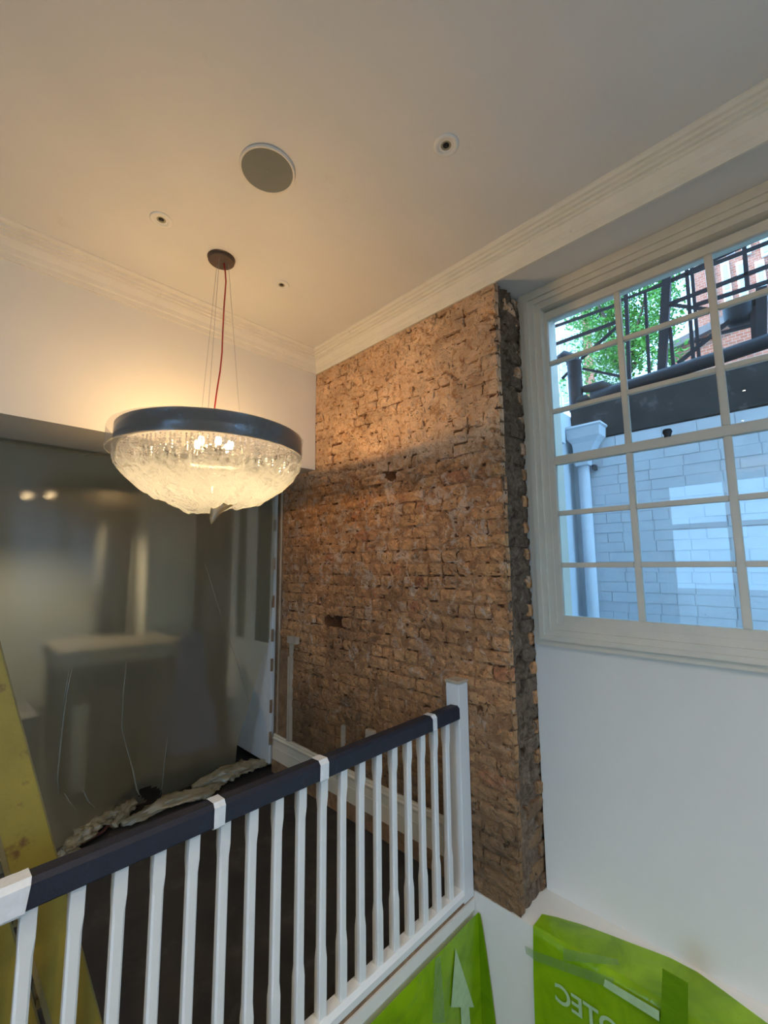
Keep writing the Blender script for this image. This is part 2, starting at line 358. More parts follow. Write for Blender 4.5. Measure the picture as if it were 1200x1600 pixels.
def mort_front(u, v):
    y = YC+.004+u*(3.29-YC); z = .002+v*(ZCB+.01)
    k_ = max(0, 1-u*40)
    return (XB+.0078-lump((0, y, z))*(1-k_*.5)+dent(y, z), y, z)
mo = rough_grid(216, 320, mort_front, 'mortar', 'mortar')
pa_ = mo.data.attributes.new('proud', 'FLOAT', 'POINT'); pa_.data.foreach_set('value', [min(1, max(0, .5+(XB+.004-v.co.x)/.03)) for v in mo.data.vertices])
def mort_side(u, v):
    x = XB+.004+u*(XW+.03-XB); z = .002+v*(ZSF-.004)
    return (x, YC+.012-lump((x, 0, z))*1.4, z)
rough_grid(30, 320, mort_side, 'side_mortar', 'side_mortar')

def brick_mesh(seed, name):
    rnd = random.Random(seed); ny, nz = 4, 3; vs = []; fs = []
    for j in range(nz+1):
        for i in range(ny+1):
            ed = i in (0, ny) or j in (0, nz); cn = i in (0, ny) and j in (0, nz)
            y = i/ny + (rnd.uniform(-.04, .04) if 0 < i < ny else rnd.uniform(0, .035)*(1 if i == 0 else -1))
            z = j/nz + (rnd.uniform(-.07, .07) if 0 < j < nz else rnd.uniform(0, .09)*(1 if j == 0 else -1))
            x = rnd.uniform(-.10, .12) + (.10 if ed else 0) + (rnd.uniform(.05, .25) if cn else 0) + (.45 if rnd.random() < .05 else 0)
            vs.append((x, y, z))
    per = [(i, 0) for i in range(ny)]+[(ny, j) for j in range(nz)]+[(i, nz) for i in range(ny, 0, -1)]+[(0, j) for j in range(nz, 0, -1)]
    idx = lambda i, j: j*(ny+1)+i
    fs += [(idx(i, j), idx(i, j+1), idx(i+1, j+1), idx(i+1, j)) for j in range(nz) for i in range(ny)]
    b = len(vs); vs += [(1.0, i/ny, j/nz) for i, j in per]
    for q in range(len(per)):
        a, c = per[q], per[(q+1) % len(per)]; fs.append((idx(*a), idx(*c), b+(q+1) % len(per), b+q))
    me = bpy.data.meshes.new(name); me.from_pydata(vs, [], fs); me.materials.append(M['brick']); me.update()
    return me
BM = [brick_mesh(100+i, 'brick') for i in range(14)]
BS = []
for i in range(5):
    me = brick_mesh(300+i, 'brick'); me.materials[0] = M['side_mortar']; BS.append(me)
CH = .0755; spots = []          # (x, y, z, length, height, proud, facing)
rnd = random.Random(3); nC = int(ZCB/CH)+1
for c_ in range(nC):
    z = .004+c_*CH; h = CH-.008
    if z+h > ZCB+.02: h = ZCB+.02-z
    pat = [.215, .102] if c_ % 2 else [.215, .215, .102]
    if rnd.random() < .3: pat = [.102]
    y = YC + (0 if c_ % 2 else -.0); i = 0
    first = .215 if c_ % 2 else .102
    while y < 3.24:
        L = first if i == 0 else pat[(i+c_) % len(pat)]*rnd.uniform(.94, 1.06)
        L = min(L, 3.27-y)
        if L < .05: break
        if dent(y+L/2, z+.035) < .022: spots.append((XB, y+.004, z+rnd.uniform(-.003, .003), L-.007, h, rnd.uniform(-.005, .009), 0))
        y += L; i += 1
    # the side of the pier
    x = XB+(.102 if c_ % 2 else .215)+.012
    L = XW+.02-x
    if L > .03: spots.append((x, YC, z+rnd.uniform(-.004, .004), L, h, rnd.uniform(-.006, .008), 1))
def seen(s):
    x, y, z, L, h, pr, f_ = s
    cpt = Vector((x, y+L/2, z+h/2)) if f_ == 0 else Vector((x+L/2, y, z+h/2))
    d_ = cpt-EYE; n_ = Vector((-1, 0, 0)) if f_ == 0 else Vector((0, -1, 0))
    if f_ == 0 and z+h < .27 and y > 1.47: return 0
    return L*h*abs(d_.normalized().dot(n_))/d_.length_squared
spots.sort(key=seen, reverse=True)
jv, jf, jt = [], [], []
for q, s in enumerate(spots):
    x, y, z, L, h, pr, f_ = s
    me = BM[rnd.randrange(len(BM))] if f_ == 0 or rnd.random() < .07 else BS[rnd.randrange(5)]
    if f_ == 0: mw = Matrix.Translation((x-pr, y, z)) @ Matrix.Diagonal((.045, L, h, 1))
    else: mw = Matrix.Translation((x+L, y-pr, z)) @ Matrix.Rotation(R(90), 4, 'Z') @ Matrix.Diagonal((.045, L, h, 1))
    if q < 300:
        o = bpy.data.objects.new('brick', me); COL.objects.link(o); o.parent = wb
        o.matrix_parent_inverse = Matrix.Translation(wb.location).inverted(); o.matrix_basis = mw
    else:
        b = len(jv); jv += [tuple(mw @ v.co) for v in me.vertices]; jf += [tuple(b+i for i in p.vertices) for p in me.polygons]; jt += [rnd.random()]*len(me.vertices)
o = keep(link('brickwork', jv, jf, 'brick_joined'), wb); o['kind'] = 'stuff'
a = o.data.attributes.new('tone', 'FLOAT', 'POINT'); a.data.foreach_set('value', jt)
# sockets and battens left on the wall
def wallbit(name, mat, y0, y1, z0, z1, dp, label, cat):
    return tag(MB().box(XB-dp, XB+.004, y0, y1, z0, z1).build(name, mat, bevel=.002), label, cat)
wallbit('wood_block', 'pale_wood', 2.965, 3.085, 1.035, 1.09, .035, 'pale wooden block fixed to the brick beside the door frame', 'block')
wallbit('timber_board', 'raw_wood', 3.075, 3.205, .30, .965, .020, 'brown bare timber board standing against the brick by the door', 'board')
wallbit('timber_batten', 'pale_wood', 3.045, 3.062, .29, 1.03, .028, 'thin pale batten below the wooden block on the brick', 'batten')
wallbit('timber_batten', 'pale_wood', 3.064, 3.074, .29, .93, .034, 'thin pale batten along the edge of the brown timber board', 'batten')
wallbit('socket_box', 'pale_wood', 2.10, 2.17, .50, .60, .03, 'small pale socket box on the brick wall behind the handrail', 'socket')
wallbit('pipe_stub', 'pale_wood', 2.40, 2.425, .29, .56, .022, 'short pale conduit rising from the skirting behind the balusters', 'conduit')

# skirting along the brick and bare strip below it
mb = MB(); sk = [(0, .29), (.014, .29), (.020, .282), (.020, .272), (.028, .262), (.026, .25), (.020, .243), (.022, .195), (.026, .193), (.026, .10), (0, .10)]
mb.loft([[(XB-a, y, z) for a, z in sk] for y in (1.46, 3.285)])
M['skirting'] = paint('cream_skirting', (.70, .62, .48), .45, .06, 8, 70, .06)
tag(mb.build('baseboard_right', 'skirting'), 'white moulded skirting board along the foot of the brick wall', 'skirting', kind='structure')
struct('trim_3', [(XB-.03, XB, 1.46, 3.285, .001, .10)], 'raw_wood', 'bare brown timber strip under the white skirting', 'trim')
# ------------------------------------------------------------------ sash window
win = empty('window_1', (XW, .23, wz0)); tag(win, 'white multi-pane sash window looking onto the light well', 'window', kind='structure')
def wpart(mb, name, mat, parent=win, bevel=0):
    o = mb.build(name, mat, bevel=bevel)
    if parent is win: return keep(o, win)
    o.parent = parent; return o
# moulded architrave: stepped frames round the opening
oy0, oy1, oz0, oz1 = wy0, wy1, wz0, ZSF-.002
steps = [(.0, .030, .018), (.030, .055, .030), (.055, .085, .020), (.085, .120, .006)]
mb = MB()
for a0, a1, pr in steps:
    x0, x1 = XW-pr, XW+.20
    mb.box(x0, x1, oy1-a1, oy1-a0, oz0+a0, oz1-a0); mb.box(x0, x1, oy0+a0, oy0+a1, oz0+a0, oz1-a0)
    mb.box(x0, x1, oy0+a1, oy1-a1, oz0+a0, oz0+a1); mb.box(x0, x1, oy0+a1, oy1-a1, oz1-a1, oz1-a0)
wpart(mb, 'architrave', 'window_paint')
def sash(xc, name, zt, rows, zb, railt, railb, gy):
    f_ = xc/XW
    Y = lambda y: y*f_
    Z = lambda z: 1.65+(z-1.65)*f_
    yl, yr = gy[0][0], gy[-1][1]
    mb = MB(); t = .019
    mb.box(xc-t, xc+t, Y(yl), Y(yl+.045), Z(zb-railb), Z(zt+railt)); mb.box(xc-t, xc+t, Y(yr-.045), Y(yr), Z(zb-railb), Z(zt+railt))
    mb.box(xc-t, xc+t, Y(yr), Y(yl), Z(zt), Z(zt+railt)); mb.box(xc-t, xc+t, Y(yr), Y(yl), Z(zb-railb), Z(zb))
    s_ = wpart(mb, name, 'window_paint', bevel=.002)
    for i in range(len(gy)-1):
        wpart(MB().box(xc-.016, xc+.012, Y(gy[i+1][0]), Y(gy[i][1]), Z(zb), Z(zt)), 'glazing_bar', 'window_paint', s_, .003)
    for i in range(len(rows)-1):
        for g0, g1 in gy:
            wpart(MB().box(xc-.015, xc+.011, Y(g1), Y(g0), Z(rows[i+1][0]), Z(rows[i][1])), 'glazing_bar', 'window_paint', s_, .003)
    for z1, z0 in rows:
        for g0, g1 in gy:
            wpart(MB().box(xc+.001, xc+.004, Y(g1)-.004, Y(g0)+.004, Z(z0)-.004, Z(z1)+.004), 'pane', 'glass', s_)
    return s_
GY = [(.958, .610), (.583, .235), (.205, -.143), (-.170, -.520)]
sash(2.362, 'upper_sash', 3.012, [(3.012, 2.768), (2.745, 2.490), (2.466, 2.224)], 2.224, .045, .045, GY)
lower = sash(2.322, 'lower_sash', 2.178, [(2.178, 1.927), (1.902, 1.653), (1.628, 1.380)], 1.380, .045, .050, GY)
lk = MB().lathe([(.001, 2.262), (.016, 2.260), (.020, 2.248), (.014, 2.232), (.014, 2.222)], (2.308, .435, 0), 16).build('sash_catch', 'black_metal', smooth=True)
keep(lk, win)
mb = MB(); mb.box(2.30, 2.50, oy1-.121, oy1-.118, 1.36, 3.1); wpart(mb, 'parting_bead', 'window_paint')
wpart(MB().box(2.40, 2.62, wy0, wy1, wz0-.04, wz0+.04), 'outer_sill', 'window_paint')

# ------------------------------------------------------------------ balustrade
bal = empty('balustrade', (XB, 1.42, 0)); tag(bal, 'white balustrade with navy covered handrail along the stair opening', 'balustrade')
XL = -2.45
keep(MB().box(XB-.087, XB-.003, 1.388, 1.472, -.02, 1.025).build('newel_post', 'white_gloss', bevel=.004), bal)
o = keep(MB().box(XB-.091, XB-.001, 1.384, 1.476, 1.025, 1.040).build('newel_cap', 'pale_wood', bevel=.003), bal)
br = [(1.385, 0), (1.455, 0), (1.455, .028), (1.446, .040), (1.400, .040), (1.385, .026)]
keep(MB().loft([[(x, y, z) for y, z in br] for x in (XL, XB-.087)]).build('base_rail', 'white_gloss'), bal)
hr = [(1.388, .853), (1.446, .853), (1.451, .858), (1.451, .900), (1.441, .917), (1.398, .919), (1.386, .908), (1.384, .858)]
rail = keep(MB().loft([[(x, y, z) for y, z in hr] for x in (XL, XB-.088)]).build('handrail', 'foam'), bal)
for q, (x, wd, sk_) in enumerate([(at(12, 1395, 1, 1.40).x, .075, .012), (at(340, 1262, 1, 1.40).x, .036, .004), (at(503, 1190, 1, 1.40).x, .040, .005), (at(675, 1113, 1, 1.40).x, .034, .004)]):
    ring = []
    for i in range(5):
        xx = x-wd/2+wd*i/4
        ring.append([(xx+sk_*(z-.89)*12*random.uniform(.6, 1.3), 1.42+(y-1.42)*(1.07+random.uniform(0, .05)), .891+(z-.891)*(1.08+random.uniform(0, .06))) for y, z in hr])
    o = MB().loft(ring, True, False).build('tape', 'tape'); o.parent = rail
# one baluster: square ends, stop-chamfered middle
def oct_(hw, ch, z): return [(-hw+ch, -hw, z), (hw-ch, -hw, z), (hw, -hw+ch, z), (hw, hw-ch, z), (hw-ch, hw, z), (-hw+ch, hw, z), (-hw, hw-ch, z), (-hw, -hw+ch, z)]
rings = [oct_(.0165, .0015, z) for z in (.036, .225)]+[oct_(.0152, .0052, z) for z in (.265, .735)]+[oct_(.0165, .0015, z) for z in (.775, .860)]
bx0 = at(680, 1125, 1, 1.405).x
b0 = MB().loft(rings).build('baluster', 'white_gloss')
xs = [1.772-.0975*i for i in range(-1, 43)]
for i, x in enumerate(xs):
    o = b0 if i == 0 else b0.copy()
    if i: COL.objects.link(o)
    o.location = (x, 1.421, 0); o.parent = bal; o.matrix_parent_inverse = Matrix.Translation(bal.location).inverted()

# ------------------------------------------------------------------ chandelier
CX, CY = .962, 2.209
ch = empty('chandelier', (CX, CY, ZC)); tag(ch, 'lit crystal bowl chandelier wrapped in thin plastic, hanging on wires', 'chandelier')
keep(MB().lathe([(.001, ZC-.022), (.066, ZC-.022), (.070, ZC-.018), (.070, ZC-.004), (.074, ZC-.002), (.074, ZC-.0005)], (CX, CY), 40).build('ceiling_rose', 'brown_metal', smooth=False), ch)
RZ0, RZ1, RR = 2.228, 2.330, .452
keep(MB().lathe([(RR-.012, RZ0), (RR, RZ0), (RR+.003, RZ0+.004), (RR+.003, RZ1-.004), (RR, RZ1), (RR-.012, RZ1), (RR-.014, RZ1-.004), (RR-.014, RZ0+.004), (RR-.012, RZ0)], (CX, CY), 96).build('ring', 'ring', smooth=True), ch)
for px0, px1 in (((337, 420)), ((341, 424)), ((358, 372))): pass
for ang in (100, 232, 352):
    ca, sa = math.cos(R(ang)), math.sin(R(ang))
    keep(MB().tube([(CX+.04*ca, CY+.04*sa, ZC-.02), (CX+(RR-.30)*ca, CY+(RR-.30)*sa, RZ0+.03)], .0011, 6).build('wire', 'wire'), ch)
cp = [(352, 425), (353, 440), (350, 480), (348, 520), (347, 550), (344, 580), (339, 610), (335, 640), (334, 665)]
cpts = [at(px, py, 1, CY-.03*min(1, i/3)) for i, (px, py) in enumerate(cp)]
keep(MB().tube([(CX+.015, CY, ZC-.02)]+cpts, .0042, 8).build('power_cord', 'red_cord', smooth=True), ch)
keep(MB().lathe([(.02, RZ0+.02), (.06, RZ0+.02), (.06, RZ0+.045), (.02, RZ0+.045), (.02, RZ0+.02)], (CX, CY), 24).build('lamp_hub', 'ring'), ch)
for i in range(6):
    a = R(60*i+20); x, y = CX+.085*math.cos(a), CY+.085*math.sin(a)
    keep(MB().tube([(CX+.05*math.cos(a), CY+.05*math.sin(a), RZ0+.03), (x, y, RZ0+.035)], .005, 6).build('lamp_arm', 'ring'), ch)
    keep(MB().lathe([(.001, RZ0+.085), (.010, RZ0+.081), (.014, RZ0+.07), (.014, RZ0+.05), (.008, RZ0+.04), (.001, RZ0+.04)], (x, y), 10).build('bulb', 'bulb', smooth=True), ch)
k = N('frosted_diffuser'); t1 = k.n('ShaderNodeBsdfTransparent'); t2 = k.n('ShaderNodeBsdfTranslucent'); t2.inputs[0].default_value = (.85, .85, .85, 1)
M['frosted'] = k.done(k.mixs(.34, t1.outputs[0], t2.outputs[0]))
keep(MB().lathe([(.001, RZ1-.006), (.2, RZ1-.006), (RR-.015, RZ1-.006)], (CX, CY), 64).build('added_diffuser', 'frosted'), ch)  # unseen disc added to soften the lamp light on the downstand
# crystal strands (hundreds of beads) hanging inside the ring
mb = MB(); rb = random.Random(5)
bmi = bmesh.new(); bmesh.ops.create_icosphere(bmi, subdivisions=1, radius=1); iv = [v.co.copy() for v in bmi.verts]; inf = [tuple(v.index for v in f.verts) for f in bmi.faces]; bmi.free()
def bowl(r_):   # depth of the wrapped bowl at radius r_
    return RZ0-.27*math.sqrt(max(0, 1-(r_/(RR+.006))**2.3))
for rad, cnt, dpth in ((RR-.020, 120, .058), (RR-.045, 80, .090), (RR-.09, 50, .13)):
    for i in range(cnt):
        a = 2*math.pi*(i+rb.random()*.3)/cnt
        z = RZ0+.004; zmin = RZ0-dpth*rb.uniform(.85, 1)
        while z > zmin:
            s_ = rb.choice((.0048, .0055, .007)); z -= s_*2.1; b = len(mb.v)
            mb.v += [(CX+rad*math.cos(a)+v.x*s_, CY+rad*math.sin(a)+v.y*s_, z+v.z*s_) for v in iv]; mb.f += [tuple(b+q for q in f) for f in inf]
o = keep(mb.build('crystal_strands', 'crystal'), ch); o['kind'] = 'stuff'
# wrap: crumpled film bowl pulled to a knot at the bottom
NU, NV = 128, 40; vs, lay = [], []
for j in range(NV+1):
    t = j/NV
    for i in range(NU):
        a = 2*math.pi*i/NU
        ph = t*math.pi/2
        r_ = (RR+.008)*math.cos(ph)**.9 if t < 1 else .002
        z = RZ0-.005-.275*math.sin(ph)**1.15
        p = Vector((math.cos(a)*r_*5, math.sin(a)*r_*5, z*5))
        cr = noise.noise(p*1.3)*.022+(.25-abs(noise.noise(p*2.6+Vector((3, 0, 0)))))*.040+abs(noise.noise(p*6))*.014
        cr *= min(1, t*4)
        sag = -.018*math.sin(a-.6)*math.sin(ph)
        rr = r_+cr*.8*math.cos(ph)
        kx, ky = (.03*t*t, -.03*t*t)
        vs.append((CX+rr*math.cos(a)+kx, CY+rr*math.sin(a)+ky, z+cr*1.1*math.sin(ph)+sag)); lay.append(t)
fs = [(j*NU+i, j*NU+(i+1) % NU, (j+1)*NU+(i+1) % NU, (j+1)*NU+i) for j in range(NV) for i in range(NU)]
wr = keep(link('plastic_wrap', vs, fs, 'wrap', smooth=True), ch)
a = wr.data.attributes.new('layers', 'FLOAT', 'POINT'); a.data.foreach_set('value', lay)
# gathered tail of the wrap
tv = Vector((CX+.03, CY-.03, 1.955)); mb = MB()
tip = at(330, 818, 1, CY-.05); rings = []
for i, (t, r_) in enumerate([(0, .055), (.3, .034), (.55, .020), (.8, .014), (1, .003)]):
    c_ = tv.lerp(tip, t)+Vector((0, 0, .02*(1-t)))
    rings.append([(c_.x+r_*math.cos(2*math.pi*q/12)*(1+.35*math.sin(q*3+i)), c_.y+r_*math.sin(2*math.pi*q/12)*(1+.3*math.cos(q*2+i)), c_.z+.006*math.sin(q*5+i)) for q in range(12)])
mb.loft(rings); keep(mb.build('wrap_tail', 'bunch', smooth=True), ch)
# flap of film standing out at the left of the ring and film round the ring
vs = []; n_ = 96
for j in range(9):
    for i in range(n_+1):
        a = R(60)+R(300)*i/n_; b_ = noise.noise(Vector((math.cos(a)*5, math.sin(a)*5, j*.3)))
        bulge = .03*max(0, math.cos(a-R(150)))**4
        vs.append((CX+(RR+.008+.006*b_+bulge)*math.cos(a), CY+(RR+.008+.006*b_+bulge)*math.sin(a), RZ0-.012+.014*j+.006*b_*(j in (0, 8))))
fs = [(j*(n_+1)+i, j*(n_+1)+i+1, (j+1)*(n_+1)+i+1, (j+1)*(n_+1)+i) for j in range(8) for i in range(n_)]
keep(link('ring_film', vs, fs, 'ring_film', smooth=True), ch)

# ------------------------------------------------------------------ ceiling fittings
sp = at(418, 265, 2, ZC)
s0 = empty('ceiling_speaker', (sp.x, sp.y, ZC)); tag(s0, 'round grey ceiling speaker with flat mesh grille', 'speaker')
keep(MB().lathe([(.001, ZC-.010), (.06, ZC-.010), (.108, ZC-.009)], (sp.x, sp.y), 56).build('grille', 'speaker', smooth=True), s0)
keep(MB().lathe([(.108, ZC-.009), (.109, ZC-.011), (.117, ZC-.009), (.118, ZC-.001)], (sp.x, sp.y), 56).build('rim', 'plaster', smooth=True), s0)
def downlight(x, y, rad, label, lit=False):
    t = empty('downlight', (x, y, ZC)); tag(t, label, 'downlight', 'recessed ceiling downlights')
    s_ = rad/.05
    keep(MB().lathe([(.030*s_, ZC-.003), (.032*s_, ZC-.006), (.046*s_, ZC-.006), (.050*s_, ZC-.003), (.050*s_, ZC)], (x, y), 36).build('bezel', 'white_gloss', smooth=True), t)
    keep(MB().lathe([(.030*s_, ZC-.003), (.027*s_, ZC-.004), (.024*s_, ZC-.002), (.021*s_, ZC-.002)], (x, y), 28).build('gimbal', 'white_gloss' if not lit else 'plaster', smooth=True), t)
    keep(MB().lathe([(.021*s_, ZC-.002), (.016*s_, ZC-.0008), (.013*s_, ZC-.0006)], (x, y), 24).build('reflector', 'dl_inner'), t)
    keep(MB().lathe([(.013*s_, ZC-.0006), (.006*s_, ZC-.0045), (.001, ZC-.005)], (x, y), 20).build('lamp', 'dl_lit' if lit else 'dark'), t)
    if lit:
        ld = bpy.data.lights.new('downlight_beam', 'SPOT'); ld.energy = 64; ld.color = (1, .80, .56); ld.spot_size = R(125); ld.spot_blend = .8; ld.shadow_soft_size = .03
        lo = bpy.data.objects.new('downlight_beam', ld); COL.objects.link(lo); lo.location = (x, y, ZC-.02); keep(lo, t)
p = at(697, 227, 2, ZC); downlight(p.x, p.y, .051, 'white ceiling downlight nearest the window')
p = at(252, 343, 2, ZC); downlight(p.x, p.y, .051, 'white ceiling downlight left of the chandelier rose')
p = at(440, 445, 2, ZC); downlight(p.x, p.y, .046, 'white ceiling downlight between chandelier rose and brick wall')
downlight(-.80, .36, .05, 'lit ceiling downlight mirrored in the upper window panes', True)
for x_, y_, w_ in ((-2.0, .48, 'left of the viewer beside the garden doors'), (-.8, -1.0, 'behind the viewer nearest the stairs'), (-2.0, -1.0, 'behind the viewer beside the wall'),
                   (.5, -1.0, 'behind the viewer over the stairs'), (-.8, -1.9, 'over the back of the landing'), (.5, -1.9, 'over the back of the stairs')):
    downlight(x_, y_, .05, 'lit ceiling downlight '+w_, True)

# ------------------------------------------------------------------ dust sheet and bunched plastic
ds = empty('dust_sheet', (.4, 3.27, 0)); tag(ds, 'clear plastic dust sheet hung across the opening below the downstand', 'dust sheet')
def sheet_pt(x, z):
    t = 1-z/ZBM
    n1 = noise.noise(Vector((x*1.6, z*.35, 0)))
    y = 3.262+.030*n1*(.3+t)+.010*math.sin(x*14+z*.6)*t+.018*noise.noise(Vector((x*4, z*2.2, 4)))*(.25+t)
    y += .24*t*t*min(1, max(0, (x-.45)/.6))
    return y
NX, NZ = 220, 130; x0, x1 = -2.4, 2.0; vs = []
for j in range(NZ+1):
    z = .012+(ZBM-.014)*j/NZ
    for i in range(NX+1):
        u = i/NX; xr = x1-.01-.20*min(1, max(0, (1.05-z)/.8))+.02*noise.noise(Vector((0, z*3, 9)))
        x = x0+(xr-x0)*u
        zz = z if j < NZ else z-.02-.03*max(0, noise.noise(Vector((x*2.2, 0, 1))))
        vs.append((x, sheet_pt(x, z), zz))
fs = [(j*(NX+1)+i, j*(NX+1)+i+1, (j+1)*(NX+1)+i+1, (j+1)*(NX+1)+i) for j in range(NZ) for i in range(NX)]
def torn(f):      # ragged hole near the floor
    c_ = sum((Vector(vs[q]) for q in f), Vector())/4; a_, b_ = pix(c_); return ((a_-236)/19)**2+((b_-1240)/11)**2 < 1
fs = [f for f in fs if not torn(f)]
keep(link('film', vs, fs, 'sheet', smooth=True), ds)
def crease(pts, rad):
    P = []
    for px, py in pts:
        q = at(px, py, 1, 3.25); y = sheet_pt(q.x, max(.02, q.z))-.006; P.append(at(px, py, 1, y))
    keep(MB().tube(P, rad, 6).build('crease', 'crease', smooth=True), ds)
crease([(112, 1045), (104, 1085), (99, 1125), (94, 1170), (90, 1215), (91, 1240)], [.001, .0025, .003, .004, .003, .001])
crease([(108, 1048), (102, 1080), (98, 1110)], [.001, .002, .001])
crease([(198, 1030), (193, 1080), (190, 1138), (197, 1165), (207, 1200), (214, 1235), (220, 1245)], [.001, .002, .002, .0028, .0045, .0055, .002])
crease([(262, 1152), (257, 1190), (254, 1225), (250, 1243)], [.001, .0025, .0025, .001])
crease([(130, 1236), (138, 1252), (150, 1264)], [.001, .004, .001])
crease([(101, 1240), (110, 1255), (118, 1266)], [.001, .003, .001])
crease([(52, 770), (90, 900), (20, 1010)], [.0006, .0012, .0006]) if False else None
crease([(320, 880), (345, 960), (372, 1040), (390, 1100)], [.0006, .0016, .0016, .0006])
crease([(130, 694), (147, 699), (160, 706)], [.001, .005, .001]); crease([(132, 713), (145, 709), (168, 709)], [.001, .004, .001])

def bunch(name, path, rads, seed, label, mat='bunch', cat='plastic', flat=.6):
    rb = random.Random(seed); P = [at(px, py, 2, z) for px, py, z in path]
    fine = []; rr = []
    for i in range(len(P)-1):
        for s_ in range(14): fine.append(P[i].lerp(P[i+1], s_/14)); rr.append(rads[i]+(rads[i+1]-rads[i])*s_/14)
    fine.append(P[-1]); rr.append(rads[-1]); n = 30; rings = []
    for i, p in enumerate(fine):
        t = (fine[min(i+1, len(fine)-1)]-fine[max(i-1, 0)]).normalized(); a = t.cross(Vector((0, 0, 1))).normalized()
        ring = []
        for j in range(n):
            th = 2*math.pi*j/n
            k_ = 1.0+.9*noise.noise(Vector((i*.11+seed, math.cos(th)*1.7, math.sin(th)*1.7)))+1.5*(.22-abs(noise.noise(Vector((i*.22, math.cos(th)*3.2, math.sin(th)*3.2+seed)))))+.4*noise.noise(Vector((i*.6, j*.7, seed)))
            q = p+a*(math.cos(th)*rr[i]*1.25*k_)+Vector((0, 0, max(-p.z+.004, math.sin(th)*rr[i]*flat*k_+rr[i]*.3)))
            ring.append(q)
        rings.append(ring)
    return tag(MB().loft(rings).build(name, mat, smooth=True), label, cat)
bunch('plastic_sheeting', [(92, 1338, .03), (130, 1308, .035), (165, 1280, .04), (196, 1264, .05)], [.012, .05, .05, .02], 3, 'rolled yellowish plastic sheeting on the floor beside the ladder')
bunch('plastic_sheeting', [(176, 1292, .02), (200, 1262, .05), (205, 1250, .06)], [.02, .035, .012], 12, 'knotted yellowish plastic lump on the floor at the sheet foot')
bunch('plastic_sheeting', [(190, 1288, .02), (260, 1258, .02), (320, 1240, .025), (348, 1222, .03)], [.02, .045, .04, .015], 21, 'long ruffled plastic fold lying along the foot of the sheet')
bunch('plastic_sheeting', [(300, 1232, .03), (345, 1215, .05), (385, 1200, .05), (425, 1190, .03)], [.02, .055, .05, .02], 33, 'crumpled plastic heap on the floor below the open door')
bunch('plastic_sheeting', [(88, 1345, .02), (105, 1335, .03), (118, 1322, .03)], [.015, .04, .01], 41, 'small torn plastic flap on the floor touching the ladder')
st = MB().tube([at(128, 1318, 2, .03), at(160, 1300, 2, .03), at(172, 1286, 2, .03)], .010, 10)
tag(st.build('wooden_stick', paint('red_brown_stick', (.10, .030, .018), .6)), 'dark red brown stick lying under the rolled plastic', 'stick')

# ------------------------------------------------------------------ yellow step ladder behind the balustrade
lad = empty('step_ladder', (.3, 1.62, 0)); tag(lad, 'yellow paint stained step ladder standing behind the balustrade', 'ladder')
YL = 1.60
def stile(a, b, wd, name):
    """flat rail with a returned flange on its far edge"""
    a, b = Vector(a), Vector(b); t = (b-a).normalized(); n = Vector((t.z, 0, -t.x))
    if n.x > 0: n = -n                       # towards -x
    e = Vector((0, 1, 0))
    o = keep(MB().loft([[p, p+n*wd, p+n*wd+e*.008, p+e*.008] for p in (a, b)]).build(name, 'yellow', bevel=.001), lad)
    f1 = MB().loft([[p+n*wd, p+n*(wd+.012), p+n*(wd+.012)+e*.030, p+n*wd+e*.030] for p in (a, b)]).build('flange', 'ladder_flange'); f1.parent = o
    f2 = MB().loft([[p+e*.008, p-n*.004+e*.008, p-n*.004+e*.030, p+e*.030] for p in (a, b)]).build('flange', 'ladder_flange'); f2.parent = o
top = at(0, 1011, 1, YL); bot = at(158, 1600, 1, YL); dr = (bot-top)/(top.z-bot.z)
A = top-dr*.55; B = bot+dr*(bot.z-.002)
stile(A, B, .094, 'stile')
q = at(22, 1468, 1, YL); off = q - (top+dr*(top.z-q.z))
stile(A+off, B+off, .094, 'stile')
for k_ in range(1, 8):
    z = .02+k_*.235; p = top+dr*(top.z-z)
    if p.z < 1.9: keep(MB().box(p.x+off.x+.01, p.x-.07, YL+.010, YL+.085, z-.028, z).build('tread', 'ladder_flange', bevel=.002), lad)
tp = A+Vector((off.x/2, 0, 0)); keep(MB().box(tp.x+off.x/2-.10, tp.x-off.x/2+.03, YL-.02, YL+.12, A.z-.03, A.z).build('top_cap', 'ladder_flange', bevel=.003), lad)
# rear prop legs
for dx in (0, off.x):
    a_ = A+Vector((dx-.03, .06, 0)); b_ = Vector((A.x+dx-.42, YL+.06, .002))
    keep(MB().beam(a_, b_, .03, .03).build('prop_leg', 'yellow'), lad)
# ------------------------------------------------------------------ green protection film
gf = empty('protection_film', (1.2, 1.365, -.08)); tag(gf, 'lime green film with arrow print taped below the balustrade', 'film')
vs = []; NXg, NZg = 60, 30
for j in range(NZg+1):
    t = j/NZg; z = -.082-1.25*t
    xr = 2.026-.0*t+.004
    for i in range(NXg+1):
        x = -2.2+(xr+2.2)*(i/NXg); vs.append((x, 1.366-.010*t+.006*noise.noise(Vector((x*6, 0, z*2)))*(.4+t), z))
fs = [(j*(NXg+1)+i, j*(NXg+1)+i+1, (j+1)*(NXg+1)+i+1, (j+1)*(NXg+1)+i) for j in range(NZg) for i in range(NXg)]
keep(link('film', vs, fs, 'green', smooth=True), gf)
